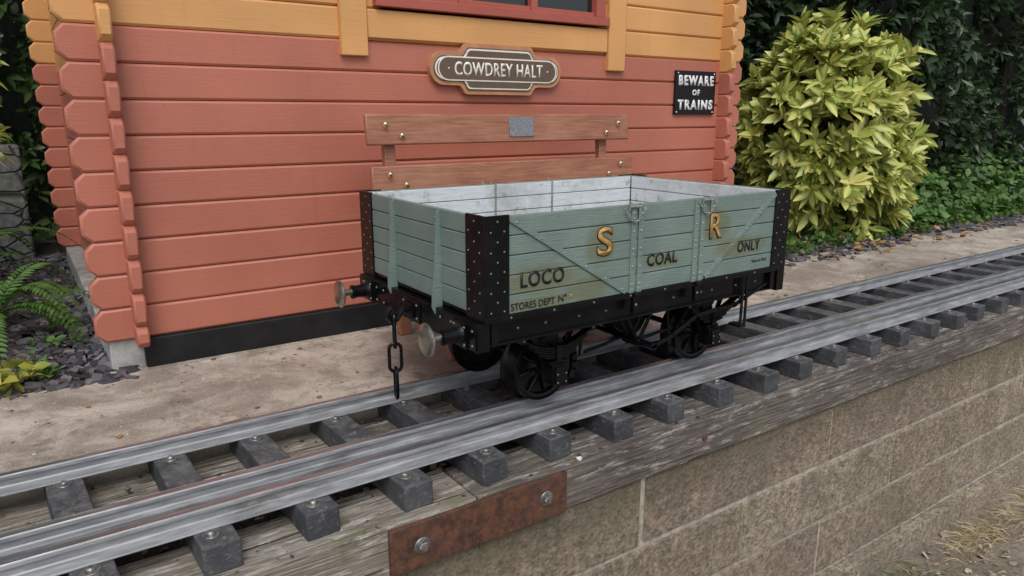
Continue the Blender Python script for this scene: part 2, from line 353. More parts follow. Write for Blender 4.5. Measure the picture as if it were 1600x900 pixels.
# ================================================================ RETAINING WALL + TIMBERS
b=MB(); b.box(-8,22,1.726,1.86,-1.35,-.292,'mortar'); b.box(-8,22,1.660,1.735,-1.35,-1.172,'mortar')
RH=.297
for r_ in range(4):
    zt=-.294-r_*RH; zb=zt-RH+.020
    if r_==3: zb=-1.35
    off=2.36+(0 if r_%2 else .60)-1.2*9
    for j in range(26):
        xa=off+j*1.2+.008+random.uniform(-.006,.006); e=random.uniform(-.003,.003)
        b.box(xa,xa+1.184,1.718+e,1.80,zb+random.uniform(-.003,.003),zt,random.choice(('block','block2','block3')))
for j in range(26):
    xa=1.9-10.8+j*1.2; e=random.uniform(-.003,.003); b.box(xa,xa+1.184,1.648+e,1.71,-1.36,-1.165,random.choice(('block','block2','block3')))
b.finish('retaining_wall',bevel=.008,seg=3)
tb=empty('track_timber_baulk')
b=MB(); b.box(-8,1.03,1.70,1.93,-.29,-.131,'timber'); b.finish('baulk_weathered',tb,.006)
b=MB(); b.box(1.037,22,1.704,1.925,-.289,-.133,'timber2'); b.finish('baulk_dark',tb,.006)
b=MB(); b.box(-8,.9,2.18,2.44,-.28,-.131,'timber'); b.box(.905,22,2.19,2.44,-.28,-.133,'timber2'); b.finish('baulk_rear',tb,.006)
b=MB(); b.box(.735,1.37,1.686,1.702,-.283,-.140,'rust')
for x,z in ((.835,-.214),(1.285,-.209)):
    b.lathe((x,1.687,z),(0,-1,0),[(.026,0),(.026,.004),(.024,.005)],'bolt',20); b.lathe((x,1.683,z),(0,-1,0),[(.017,0),(.017,.011),(.014,.014)],'bolt',6)
b.lathe((2.06,1.705,-.205),(0,-1,0),[(.016,0),(.014,.006),(.004,.009)],'rust',12)
b.finish('joint_plate',tb,.003)

# ================================================================ TRACK
tr=empty('railway_track')
def rail(b,y,w=.084,hw=.026):
    h=w/2; g=hw/2
    b.prism([(y-h,-.050),(y+h,-.050),(y+h,-.045),(y+.009,-.038),(y+.006,-.034),(y+.006,-.018),(y+g,-.013),(y+g,-.0025),(y-g,-.0025),(y-g,-.013),(y-.006,-.018),(y-.006,-.034),(y-.009,-.038),(y-h,-.045)],'X',-6,20,'galv')
    b.prism([(y-g,-.0024),(y+g,-.0024),(y+g-.003,0),(y-g+.003,0)],'X',-6,20,'head')
YR=(1.87,2.003,2.378)
b=MB()
for y in YR: rail(b,y)
b.prism([(1.925,-.050),(1.955,-.050),(1.955,-.046),(1.931,-.046),(1.931,-.014),(1.925,-.012)],'X',-6,20,'galv')
b.prism([(2.052,-.050),(2.078,-.050),(2.078,-.046),(2.058,-.046),(2.058,-.020),(2.052,-.020)],'X',-6,20,'galv')
b.finish('rails',tr,.0012)
b=MB(); bb=MB()
X0=.300; P=.275
for i in range(-14,70):
    x=X0+i*P+random.uniform(-.006,.006); sk=-.055+random.uniform(-.018,.018)
    T=Matrix.Translation((x,1.83,0))@Matrix.Rotation(-sk,4,'Z')@Matrix.Translation((-x,-1.83,0))
    e=random.uniform(-.012,.012)
    b.box(x-.048,x+.048,1.750+e,2.515+e,-.1345,-.0505,'sleeper',T)
    for (dy,r) in ((1.805,.022),(2.318,.020),(2.435,.014),(2.10,.013)):
        p=T@Vector((x+random.uniform(-.008,.008)-.004,dy,-.0505))
        bb.lathe(p,(0,0,1),[(r,0),(r,.003),(r*.95,.004)],'bolt',18)
        bb.lathe(p+Vector((0,0,.0035)),(0,0,1),[(r*.55,0),(r*.55,.005),(r*.35,.009),(r*.1,.0095)],'bolt',10)
    p=T@Vector((x+.014,1.770,-.0505)); bb.lathe(p,(0,0,1),[(.008,0),(.008,.002),(.006,.003)],'bolt',10)
b.finish('sleepers',tr,.006)
bb.finish('rail_fixings',tr)
chips('bird_dropping',1.447,1.463,1.722,1.736,-.134,3,.018,.026,[(.75,.75,.72)],tilt=.05,thick=.05)

# ================================================================ WAGON
wg=empty('open_goods_wagon')
x0,x1,y0,y1,z0,z1=1.11,2.55,1.77,2.675,.403,.710
h=(z1-z0)/5
b=MB(); w=MB()
for i in range(5):
    a=z0+i*h+.0014; c=z0+(i+1)*h-.0014
    for (s0,s1) in ((x0+.004,1.718),(1.722,2.028),(2.032,x1-.004)):
        for (ya,yb) in ((y0,y0+.016),(y1-.016,y1)):
            b.box(s0,s1,ya,yb,a,c,'wgreen')
        w.box(max(s0,x0+.03),min(s1,x1-.03),y0+.015,y0+.026,a,c-.003 if i==4 else c,'wwhite')
        w.box(max(s0,x0+.03),min(s1,x1-.03),y1-.026,y1-.015,a,c-.003 if i==4 else c,'wwhite')
    for (xa,xb) in ((x0,x0+.016),(x1-.016,x1)): b.box(xa,xb,y0+.017,y1-.017,a,c,'wgreen')
    w.box(x0+.015,x0+.027,y0+.027,y1-.027,a,c-.003 if i==4 else c,'wwhite'); w.box(x1-.027,x1-.015,y0+.027,y1-.027,a,c-.003 if i==4 else c,'wwhite')
b.box(x0+.002,x1-.002,y0+.002,y1-.002,z0-.012,z0+.004,'wblack')
b.finish('body_planks',wg,.0026)
for xx in (1.72,2.03):
    w.box(xx-.004,xx+.004,y1-.031,y1-.024,z0+.01,z1-.002,'wgreen'); w.box(xx-.004,xx+.004,y0+.024,y0+.031,z0+.01,z1-.002,'wgreen')
w.box(x0+.02,x1-.02,y0+.02,y1-.02,z0,z0+.012,'wwhite')
w.finish('inner_lining',wg,.0028)
b=MB(); r=MB()
for (sx,xa) in ((1,x0),(-1,x1)):
    for (sy,ya) in ((1,y0),(-1,y1)):
        X=sorted((xa-sx*.005,xa+sx*.084)); Y=sorted((ya-sy*.006,ya+sy*.004)); b.box(*X,*Y,.388,z1+.003,'wblack')
        X=sorted((xa-sx*.0062,xa+sx*.004)); Y=sorted((ya-sy*.0058,ya+sy*.100)); b.box(*X,*Y,.386,z1+.0035,'wblack')
        for i in range(5):
            for f in (.25,.75):
                z=z0+(i+f)*h
                for dx in ((.018,.066) if f<.5 else (.042,)): r.dome((xa+sx*dx,ya-sy*.006,z),(0,-sy,0),.0040,'brivet')
                for dy in ((.02,.084) if f<.5 else (.05,)): r.dome((xa-sx*.006,ya+sy*dy,z),(-sx,0,0),.0038,'brivet')
for (sy,ya) in ((1,y0),(-1,y1)):
    for xc in (1.703,1.737,2.013,2.047):
        Y=sorted((ya-sy*.006,ya+sy*.003)); b.box(xc-.0115,xc+.0115,*Y,.392,z1-.004,'wgreen')
        for i in range(5):
            r.dome((xc,ya-sy*.006,z0+(i+.5)*h),(0,-sy,0),.005,'rivet')
            if i in(0,2,4): r.dome((xc,ya-sy*.006,z0+(i+.2)*h),(0,-sy,0),.0038,'rivet')
    for xc in (1.72,2.03):
        b.tube([(xc-.012,ya-sy*.012,.398),(xc+.012,ya-sy*.012,.398)],.008,'wblack'); b.box(xc-.011,xc+.011,min(ya-sy*.012,ya+sy*.004),max(ya-sy*.012,ya+sy*.004),.33,.388,'wblack')
        r.dome((xc,ya-sy*.012,.36),(0,-sy,0),.006,'brivet')
    for (ax,az,bx,bz) in ((1.200,.700,1.675,.412),(2.462,.700,2.075,.412)):
        v=Vector((bx-ax,bz-az)).normalized(); nn=Vector((-v.y,v.x))*.0090; Y=sorted((ya-sy*.0066,ya+sy*.003))
        b.prism([(ax-nn.x,az-nn.y),(bx-nn.x,bz-nn.y),(bx+nn.x,bz+nn.y),(ax+nn.x,az+nn.y)],'Y',*Y,'wgreen')
        for t in (.04,.24,.43,.62,.8,.96): r.dome((ax+(bx-ax)*t,ya-sy*.0066,az+(bz-az)*t),(0,-sy,0),.0042,'rivet')
    for xc in (1.70,2.06):
        cz=z1-.012
        b.tube([(xc-.022,ya-sy*.012,cz+.006),(xc+.03,ya-sy*.012,cz+.004)],.0045,'rivet'); b.tube([(xc-.022,ya-sy*.008,cz-.008),(xc-.022,ya-sy*.014,cz+.022)],.003,'rivet')
        b.tube([(xc+.022,ya-sy*.010,cz-.030),(xc+.022,ya-sy*.012,cz+.016)],.004,'rivet')
        for j in range(9):
            t=j/8; px=xc-.04+.085*t; pz=cz-.004-.042*math.sin(math.pi*t); ang=(t-.5)*2
            pts=[]
            for q in range(8):
                a=2*math.pi*q/8; u=math.cos(a)*.0085; v=math.sin(a)*.004
                if j%2: pts.append((px+u*math.cos(ang),ya-sy*(.013+v),pz+u*math.sin(ang)))
                else: pts.append((px+u*math.cos(ang)-v*math.sin(ang),ya-sy*.013,pz+u*math.sin(ang)+v*math.cos(ang)))
            b.tube(pts,.0018,'rivet',True,6)
for (sx,xa) in ((1,x0),(-1,x1)):
    for yc in (2.045,2.385):
        X=sorted((xa-sx*.005,xa+sx*.003)); b.box(*X,yc-.006,yc+.034,.376,z1-.002,'wgreen')
        pl=[(xa-sx*.004,z1-.004),(xa-sx*.014,z1-.012),(xa-sx*.024,.50),(xa-sx*.033,.44),(xa-sx*.036,.385),(xa-sx*.026,.362),(xa-sx*.004,.362)]
        b.prism(pl,'Y',yc-.007,yc+.000,'wgreen')
        for i in range(5): r.dome((xa-sx*.005,yc+.018,z0+(i+.5)*h),(-sx,0,0),.0045,'rivet')
b.finish('body_ironwork',wg,.0012); r.finish('rivets',wg)
b=MB()
for (sy,ya) in ((1,y0),(-1,y1)):
    Y=sorted((ya-sy*.008,ya+sy*.02)); b.box(x0-.004,x1+.004,*Y,.386,.4035,'wblack')
    Y=sorted((ya+sy*.030,ya+sy*.042)); b.box(x0+.02,x1-.02,*Y,.305,.387,'wblack')
    for zz in (.303,.380): Y=sorted((ya+sy*.016,ya+sy*.038)); b.box(x0+.02,x1-.02,*Y,zz,zz+.007,'wblack')
    for xx in np.arange(1.2,2.5,.166): b.dome((xx,ya-sy*.008,.395),(0,-sy,0),.0045,'brivet')
    for xx in (1.25,1.36,1.50,1.62,1.95,2.1,2.16,2.3,2.42): b.dome((xx,ya+sy*.030,.345),(0,-sy,0),.006,'brivet')
    b.box(x0+.03,x0+.055,*sorted((ya+sy*.012,ya+sy*.03)),.305,.385,'wblack'); b.box(x1-.055,x1-.03,*sorted((ya+sy*.012,ya+sy*.03)),.305,.385,'wblack')
for (sx,xa) in ((1,x0),(-1,x1)):
    X=sorted((xa-sx*.024,xa+sx*.02)); b.box(*X,y0+.006,y1-.006,.296,.3855,'wblack')
    X=sorted((xa-sx*.029,xa-sx*.02)); b.box(*X,y0+.012,y0+.15,.302,.380,'wblack'); b.box(*X,y1-.15,y1-.012,.302,.380,'wblack'); b.box(*X,2.15,2.29,.30,.378,'wblack')
    for yy in (1.80,1.93,2.0,2.17,2.27,2.44,2.5,2.63):
        for zz in (.315,.362): b.dome((xa-sx*.029,yy,zz),(-sx,0,0),.0055,'brivet')
for yy in (1.95,2.08,2.34,2.48): b.box(x0+.02,x1-.02,yy-.012,yy+.012,.31,.385,'wblack')
b.box(1.6,1.63,y0+.04,y1-.04,.31,.385,'wblack'); b.box(2.0,2.03,y0+.04,y1-.04,.31,.385,'wblack')
b.finish('underframe',wg,.0018)
b=MB()
for (sx,xa) in ((-1,x0-.028),(1,x1+.028)):
    for yc in (1.868,2.575):
        zc=.338; o=(xa,yc,zc)
        b.box(min(xa,xa+sx*.008),max(xa,xa+sx*.008),yc-.041,yc+.041,zc-.039,zc+.039,'wblack')
        for dy in(-.031,.031):
            for dz in(-.028,.028): b.dome((xa+sx*.008,yc+dy,zc+dz),(sx,0,0),.006,'brivet')
        if sx>0:
            b.lathe(o,(sx,0,0),[(.034,.004),(.032,.008),(.026,.016),(.020,.018)],'wblack',28); continue
        b.lathe(o,(sx,0,0),[(.036,.006),(.034,.012),(.027,.020),(.024,.05),(.0245,.062),(.027,.064),(.027,.072),(.022,.074)],'wblack',28)
        b.lathe(o,(sx,0,0),[(.013,.07),(.013,.112)],'steel',20)
        b.lathe(o,(sx,0,0),[(.014,.108),(.022,.113),(.050,.116),(.053,.119),(.053,.122),(.048,.126),(.030,.130),(.012,.132),(.001,.1325)],'steel',40)
b.finish('buffers',wg)
b=MB()
for sx,xa in ((-1,x0-.028),(1,x1+.028)):
    yc=2.215; zc=.340
    b.box(min(xa,xa+sx*.01),max(xa,xa+sx*.01),yc-.03,yc+.03,zc-.025,zc+.025,'wblack')
    b.tube([(xa,yc,zc),(xa+sx*.03,yc,zc+.002),(xa+sx*.045,yc,zc-.012),(xa+sx*.055,yc,zc-.028),(xa+sx*.075,yc,zc-.030),(xa+sx*.088,yc,zc-.014),(xa+sx*.085,yc,zc+.006),(xa+sx*.074,yc,zc+.016)],.0105,'wblack',n=10)
    zt=zc-.010
    for j in range(3):
        hl=(.062,.052,.056)[j]; cx=xa+sx*.066; cz=zt-hl+.006; pts=[]
        for q in range(24):
            a=2*math.pi*(q+.5)/24; u=.021*math.cos(a); v=(hl-.021)*(1 if math.sin(a)>0 else -1)+.021*math.sin(a)
            dx,dy=((.35,.94),(.94,-.35),(.25,.97))[j]
            pts.append((cx+u*dx,yc+u*dy,cz+v))
        b.tube(pts,.0062,'wblack',True,8); zt=cz-hl+.008
b.finish('screw_chain_coupling',wg)
b=MB()
XA=(1.465,2.258); xm=1.861
for xc in XA:
    b.cyl((xc,1.86,.125),(xc,2.55,.125),.012,'wblack')
    for (yo,s) in ((1.952,1),(2.431,-1)):
        pr=[(.020,-.012),(.026,-.010),(.028,.002),(.034,.010),(.060,.020),(.096,.016),(.102,.002),(.108,-.001),(.1225,.000),(.1235,.004),(.1255,.052),(.130,.058),(.139,.062),(.140,.067),(.136,.071),(.108,.072),(.10,.062),(.03,.056),(.02,.070)]
        b.lathe((xc,yo,.1265),(0,s,0),pr,'wblack',56)
        for q in range(8):
            a=q*math.pi/4+.2; b.tube([(xc+.03*math.cos(a),yo+s*.010,.1265+.03*math.sin(a)),(xc+.10*math.cos(a),yo+s*.012,.1265+.10*math.sin(a))],.008,'wblack')
b.finish('wheelsets',wg)
b=MB()
for sy,ya in ((1,1.835),(-1,2.61)):
    def Y(a,c): return sorted((ya+sy*a,ya+sy*c))
    for xc in XA:
        b.prism([(xc-.115,.31),(xc-.085,.31),(xc-.040,.19),(xc-.026,.19),(xc-.026,.26),(xc+.026,.26),(xc+.026,.19),(xc+.040,.19),(xc+.085,.31),(xc+.115,.31),(xc+.045,.16),(xc+.036,.075),(xc-.036,.075),(xc-.045,.16)],'Y',*Y(.062,.070),'wblack')
        b.box(xc-.030,xc+.030,*Y(.018,.075),.092,.165,'wblack'); b.box(xc-.024,xc+.024,*Y(.006,.02),.098,.140,'wblack'); b.box(xc-.034,xc+.034,*Y(.028,.060),.160,.174,'wblack')
        b.prism([(xc-.026,.140),(xc+.026,.140),(xc+.018,.158),(xc-.018,.158)],'Y',*Y(.008,.022),'wblack')
        for dx in (-.018,.018):
            for dz in (.104,.134): b.dome((xc+dx,ya+sy*.006,dz),(0,-sy,0),.004,'brivet')
        for j in range(5):
            hl=.150-.024*j; pth=[(xc+hl*t,.238-.0085*j+ .050*(t*hl/.150)**2-.052+.036) for t in (-1,-.75,-.5,-.25,0,.25,.5,.75,1)]
            b.ribbon(pth,.0068,*Y(.026,.058),'wblack')
        b.box(xc-.012,xc+.012,*Y(.020,.064),.172,.232,'wblack')
        for s in (-1,1):
            b.box(xc+s*.150-.010,xc+s*.150+.010,*Y(.022,.060),.262,.305,'wblack'); b.dome((xc+s*.150,ya+sy*.022,.274),(0,-sy,0),.007,'brivet')
    for s in (-1,1): b.ribbon([(xm+s*.085,.31),(xm,.165)],.013,*Y(.044,.052),'wblack'); b.ribbon([(xm+s*.085,.31),(xm,.165)],.013,*Y(.090,.098),'wblack')
    b.lathe((xm,ya+sy*.030,.168),(0,sy,0),[(.018,0),(.018,.09)],'wblack',16); b.dome((xm,ya+sy*.03,.168),(0,-sy,0),.012,'brivet')
    b.ribbon([(xm,.185),(xm-.12,.160),(1.65,.150)],.011,*Y(.105,.115),'wblack'); b.ribbon([(xm,.150),(xm+.12,.155),(2.075,.165)],.011,*Y(.105,.115),'wblack')
    for s,xc in ((1,XA[0]),(-1,XA[1])):
        b.ribbon([(xc+s*.150*math.cos(a),.1265+.150*math.sin(a)) for a in np.linspace(-.45,.55,6)],.022,*Y(.120,.160),'wblack')
        b.ribbon([(xc+s*.165,.14),(xc+s*.185,.31)],.010,*Y(.110,.118),'wblack')
    b.ribbon([(xm-.01,.170),(xm+.10,.200),(xm+.22,.255),(xm+.34,.262),(xm+.44,.262),(xm+.52,.292),(xm+.60,.318)],.014,*Y(-.040,-.030),'wblack')
    b.tube([(xm+.57,ya-sy*.035,.308),(xm+.66,ya-sy*.035,.335)],.008,'wblack')
    b.lathe((xm,ya-sy*.04,.170),(0,sy,0),[(.014,0),(.014,.08)],'wblack',14)
    b.ribbon([(xm+.46,.385),(xm+.46,.175)],.012,*Y(-.058,-.052),'wblack'); b.ribbon([(xm+.485,.385),(xm+.485,.175)],.012,*Y(-.058,-.052),'wblack'); b.box(xm+.455,xm+.49,*Y(-.060,.0),.172,.182,'wblack')
b.tube([(xm,1.86,.168),(xm,2.58,.168)],.010,'wblack')
b.finish('running_gear',wg,.001)
yl=y0-.0015
text('lettering_loco','LOCO',1.238,1.408,.482,.532,yl,'letter',wg,.022,space=1.1)
text('lettering_coal','COAL',1.775,1.925,.487,.532,yl,'letter',wg,.022,space=1.1)
text('lettering_only','ONLY',2.255,2.390,.486,.528,yl,'letter',wg,.022,space=1.1)
text('lettering_stores','STORES DEPT',1.203,1.372,.414,.437,yl,'letter',wg,0)
text('lettering_no','N°',1.386,1.42,.417,.440,yl,'letter',wg,.006)
text('lettering_no_figure','°',1.432,1.443,.424,.436,yl,'gold',wg,.01)
text('lettering_tare','Tare 6-19-0',2.345,2.436,.436,.448,yl,'letter',wg,0)
for s,a,c,za,zb in (('S',1.545,1.610,.548,.643),('R',2.09,2.155,.556,.648)):
    text('lettering_outline_'+s.lower(),s,a-.0025,c+.0035,za-.003,zb+.003,yl,'letter',wg,.030,.001)
    text('lettering_'+s.lower(),s,a+.001,c,za,zb,yl-.0015,'gold',wg,.008,.0006)

# ================================================================ LOG CABIN
cb=empty('log_cabin')
CH=.143; ZB=.06; NB=9; NT_=19; YF=3.37; DEPTH=6.35
XL,XR=.190,4.215
def octo(a0,a1,c0,c1,ch=.034): return [(a0+ch,c0),(a1-ch,c0),(a1,c0+ch),(a1,c1-ch),(a1-ch,c1),(a0+ch,c1),(a0,c1-ch),(a0,c0+ch)]
b=MB()
WX0,WX1,WZ0,WZ1=1.545,2.92,1.50,2.35
for i in range(NT_):
    c0=ZB+i*CH+.0015; c1=ZB+(i+1)*CH-.0015; mat='red' if i<NB else 'orange'
    if c1>WZ0+.02 and c0<WZ1-.02:
        b.prism([(XL+.03,c0),(WX0,c0),(WX0,c1),(XL+.03,c1),(XL,c1-.03),(XL,c0+.03)],'Y',YF,YF+.06,mat)
        b.prism([(WX1,c0),(XR-.03,c0),(XR,c0+.03),(XR,c1-.03),(XR-.03,c1),(WX1,c1)],'Y',YF,YF+.06,mat)
    else: b.prism(octo(XL,XR,c0,c1),'Y',YF,YF+.06,mat)
    b.prism(octo(XL,XR,c0,c1),'Y',DEPTH-.2,DEPTH-.14,mat)
b.finish('front_and_back_logs',cb,.0095,1)
b=MB()
for i in range(NT_+1):
    c0=ZB+(i-.5)*CH+.001; c1=c0+CH-.002; mat='red' if i<=NB-1 else 'orange'
    c0=max(c0,ZB-.02)
    for xa,xb in ((.333,.381),(3.975,4.025)): b.prism(octo(3.270,DEPTH,c0,c1,.026),'X',xa,xb,mat)
b.finish('side_logs',cb,.008,2)
b=MB()
b.box(.235,4.16,3.392,6.2,-.16,.0585,'slab'); b.box(.365,4.1,3.352,3.398,-.069,.060,'tarblack')
b.finish('plinth',cb,.005)
b=MB()
b.box(1.325,1.46,3.342,3.375,1.272,2.75,'orange'); b.box(2.965,3.10,3.342,3.375,1.255,2.75,'orange')
b.box(1.462,2.963,3.350,3.375,1.357,1.487,'orange')
b.finish('orange_trim',cb,.005)
b=MB()
b.box(1.50,2.955,3.325,3.39,1.500,1.545,'frame'); b.box(1.53,1.60,3.335,3.42,1.546,2.34,'frame'); b.box(2.86,2.93,3.335,3.42,1.546,2.34,'frame'); b.box(1.53,2.93,3.336,3.42,2.341,2.41,'frame')
for xq in (1.98,2.43): b.box(xq-.022,xq+.022,3.345,3.41,1.546,2.34,'frame')
for (a,c) in ((1.60,1.958),(2.002,2.408),(2.452,2.86)):
    b.box(a,c,3.352,3.40,1.546,1.570,'frame'); b.box(a,c,3.378,3.384,1.570,2.34,'glass')
b.finish('window',cb,.004)
b=MB(); zt=ZB+NT_*CH
b.prism([(-.02,zt+.02),(2.2,zt+.75),(4.42,zt+.02),(4.42,zt+.08),(2.2,zt+.83),(-.02,zt+.08)],'Y',3.2,6.5,'felt')
b.prism([(.33,zt-.01),(4.03,zt-.01),(2.2,zt+.72)],'Y',3.39,3.43,'orange'); b.prism([(.33,zt-.01),(4.03,zt-.01),(2.2,zt+.72)],'Y',6.1,6.14,'orange')
b.finish('roof',cb)

# ================================================================ SIGNS
sg=empty('station_name_sign')
def totem(ins):
    hw=.412-ins; hh=.080-ins; cw=.215-ins*.6; ch=.124-ins; rr=hh
    q=[]
    for a in np.linspace(0,math.pi/2,10): q.append((hw-rr+rr*math.cos(a),rr*math.sin(a)))
    q.append((cw+.036,hh)); q.append((cw+.020,hh+.004)); q.append((cw+.010,hh+.016))
    for a in np.linspace(.1,math.pi/2,5): q.append((cw-.022+.026*math.cos(a),ch-.022+.022*math.sin(a)))
    return q+[(-x,y) for x,y in reversed(q)]+[(-x,-y) for x,y in q[1:]]+[(x,-y) for x,y in reversed(q[1:])]
cx,cz=2.195,1.232
for nm,ins,ya,yb,mat in (('backing_board',-.003,3.338,3.372,'signback'),('outer_band',.017,3.334,3.340,'signbrown'),('cream_band',.024,3.332,3.336,'cream'),('face',.032,3.330,3.334,'signbrown')):
    b=MB(); b.prism([(cx+x,cz+z) for x,z in totem(ins)],'Y',ya,yb,mat); b.finish(nm,sg,.001)
b=MB()
def stad(hw,hh):
    return [(hw-hh+hh*math.cos(a),hh*math.sin(a)) for a in np.linspace(-math.pi/2,math.pi/2,12)]+[(-hw+hh-hh*math.cos(a),-hh*math.sin(a)) for a in np.linspace(-math.pi/2,math.pi/2,12)]
b.prism([(cx+x,cz+z) for x,z in stad(.374,.060)],'Y',3.3285,3.332,'cream'); b.prism([(cx+x,cz+z) for x,z in stad(.367,.053)],'Y',3.327,3.331,'signbrown')
b.finish('name_bar',sg)
text('name_lettering','COWDREY HALT',cx-.278,cx+.278,cz-.035,cz+.035,3.3268,'cream',sg,.018,space=1.08)
b=MB(); b.dome((cx-.312,3.327,cz),(0,-1,0),.005,'cream'); b.dome((cx+.312,3.327,cz),(0,-1,0),.005,'cream')
b.finish('fixing_screws',sg)
ws=empty('beware_of_trains_sign')
b=MB(); b.box(3.550,3.925,3.352,3.369,1.005,1.278,'signblack')
for xx in (3.568,3.908):
    for zz in (1.020,1.263): b.dome((xx,3.352,zz),(0,-1,0),.005,'white')
b.finish('cast_plate',ws,.004)
text('lettering_beware','BEWARE',3.574,3.904,1.186,1.250,3.3515,'white',ws,.045,.003,1.28)
text('lettering_of','OF',3.705,3.775,1.124,1.162,3.3515,'white',ws,.045,.003,1.28)
text('lettering_trains','TRAINS',3.574,3.904,1.034,1.098,3.3515,'white',ws,.045,.003,1.28)

# ================================================================ BENCH
bn=empty('park_bench')
b=MB()
def slat(xa,xb,yc,z0_,z1_,lean):
    T=Matrix.Translation((0,yc,z0_))@Matrix.Rotation(-lean,4,'X')@Matrix.Translation((0,-yc,-z0_)); b.box(xa,xb,yc-.014,yc+.014,z0_,z1_,'bench',T)
slat(1.312,2.885,3.075,.868,1.005,.12); slat(1.318,2.90,3.045,.648,.775,.12)
for i in range(5): b.box(1.33,2.89,2.66+i*.075,2.66+i*.075+.062,.40,.425,'bench')
for xc in (1.44,2.735):
    b.prism([(3.062,.40),(3.105,.40),(3.160,.99),(3.125,1.0)],'X',xc-.028,xc+.028,'bench')
for xc in (1.53,2.70):
    b.box(xc-.03,xc+.03,2.68,2.73,-.07,.40,'bench'); b.box(xc-.05,xc+.01,3.15,3.20,-.07,.42,'bench'); b.box(xc-.03,xc+.03,2.66,3.18,.33,.398,'bench')
b.finish('timber_frame',bn,.006)
b=MB()
for xc in (1.40,1.48,2.715,2.80):
    dz=.025 if xc in (1.48,2.715) else -.025
    b.dome((xc,3.055,.935-dz),(0,-1,0),.014,'brass',n=14); b.dome((xc,3.025,.715-dz),(0,-1,0),.013,'brass',n=14)
T=Matrix.Translation((0,3.075,.868))@Matrix.Rotation(-.12,4,'X')@Matrix.Translation((0,-3.075,-.868))
b.box(2.075,2.225,3.055,3.062,.893,.990,'plaque',T)
b.finish('fixings_and_plaque',bn,.001)

# ================================================================ VEGETATION
def ellip(n,c,r,bumpy=.12,zmin=-9):
    d=norm(rng.normal(0,1,(n*2,3))); e=np.sign(d)*np.abs(d)**.80; e=e/(.45+.55*np.linalg.norm(e,axis=1,keepdims=True))
    f=1+bumpy*np.sin(d[:,0]*5+1)*np.cos(d[:,2]*6+d[:,1]*4)+rng.uniform(-.20,.05,len(d))
    p=np.array(c)+e*np.array(r)*f[:,None]; k_=p[:,2]>zmin; return p[k_][:n],d[k_][:n]
bush=empty('variegated_laurel_bush')
b=MB()
for i in range(9):
    a=i*.7; b.tube([(6.2+.05*math.cos(a),3.95+.05*math.sin(a),-.1),(6.2+.25*math.cos(a),3.95+.25*math.sin(a),.5),(6.2+.5*math.cos(a),3.95+.5*math.sin(a),1.2)],.02,'bark')
b.finish('stems',bush)
C1,N1=ellip(560,(6.17,3.98,.93),(.71,.66,.82),.15,-.02); C2,N2=ellip(360,(6.17,3.98,.88),(.50,.46,.60),.1,.0)
C3,N3=ellip(100,(6.22,3.80,.42),(.78,.50,.46),.10,-.03)
C=np.concatenate([C1,C2,C3]); N=np.concatenate([N1,N2,N3]); N=norm(N+np.array([0,0,.40])+rng.normal(0,.22,N.shape))
P,D,U,L,W=shoots(C,N,9,.19,.070,1.35)
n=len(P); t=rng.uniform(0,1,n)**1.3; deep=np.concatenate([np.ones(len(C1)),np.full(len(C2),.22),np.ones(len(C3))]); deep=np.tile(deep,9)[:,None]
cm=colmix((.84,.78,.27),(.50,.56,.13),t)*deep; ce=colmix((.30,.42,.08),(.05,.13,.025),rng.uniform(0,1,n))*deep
br=rng.uniform(0,1,n)<.22; ce[br]=cm[br]*.9
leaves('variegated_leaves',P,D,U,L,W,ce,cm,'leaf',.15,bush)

def hedge(name,n,f,L,W,ca,cb_,k_=6,spread=1.,mat='leaf'):
    C=[];N=[]
    for i in range(n):
        c,nn=f(); C.append(c);N.append(nn)
    P,D,U,Lv,Wv=shoots(np.array(C,dtype=float),np.array(N,dtype=float),k_,L,W,spread); m=len(P)
    cl=.6+.5*np.sin(P[:,0]*2.3+P[:,2]*1.7)*np.sin(P[:,2]*3.1+P[:,0]*.7)
    q=np.clip(rng.uniform(0,1,m)*.7+cl*.3,0,1); c=colmix(ca,cb_,q); return leaves(name,P,D,U,Lv,Wv,c*.9,c,mat,.3)
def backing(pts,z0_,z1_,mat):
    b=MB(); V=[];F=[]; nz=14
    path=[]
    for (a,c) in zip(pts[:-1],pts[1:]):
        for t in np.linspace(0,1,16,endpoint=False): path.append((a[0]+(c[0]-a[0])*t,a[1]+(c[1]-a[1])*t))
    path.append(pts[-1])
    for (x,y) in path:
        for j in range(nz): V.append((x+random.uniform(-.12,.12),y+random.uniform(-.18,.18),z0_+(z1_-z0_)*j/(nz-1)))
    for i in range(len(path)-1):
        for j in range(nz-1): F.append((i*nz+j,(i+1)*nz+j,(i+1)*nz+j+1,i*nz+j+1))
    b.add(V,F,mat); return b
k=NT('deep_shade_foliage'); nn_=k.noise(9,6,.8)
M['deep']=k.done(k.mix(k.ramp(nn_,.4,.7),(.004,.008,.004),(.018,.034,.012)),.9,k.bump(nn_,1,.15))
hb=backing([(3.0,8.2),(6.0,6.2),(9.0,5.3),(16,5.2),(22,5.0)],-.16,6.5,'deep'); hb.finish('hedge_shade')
def fh():
    s=random.random()**.8
    pts=[(3.6,7.7),(6.0,5.9),(9.0,5.0),(16,4.9)]
    t=s*3; i=min(int(t),2); u=t-i; a,c=pts[i],pts[i+1]
    x=a[0]+(c[0]-a[0])*u; y=a[1]+(c[1]-a[1])*u; z=random.uniform(-.1,5.2)
    off=.35*math.sin(x*1.7+z)+.25*math.sin(z*2.3+x*.8)+random.uniform(-.3,.3)
    return (x+random.uniform(-.2,.2),y+off,z),(-.35+random.gauss(0,.4),-1,.45+random.gauss(0,.4))
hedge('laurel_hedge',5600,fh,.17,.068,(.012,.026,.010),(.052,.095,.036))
b=MB()
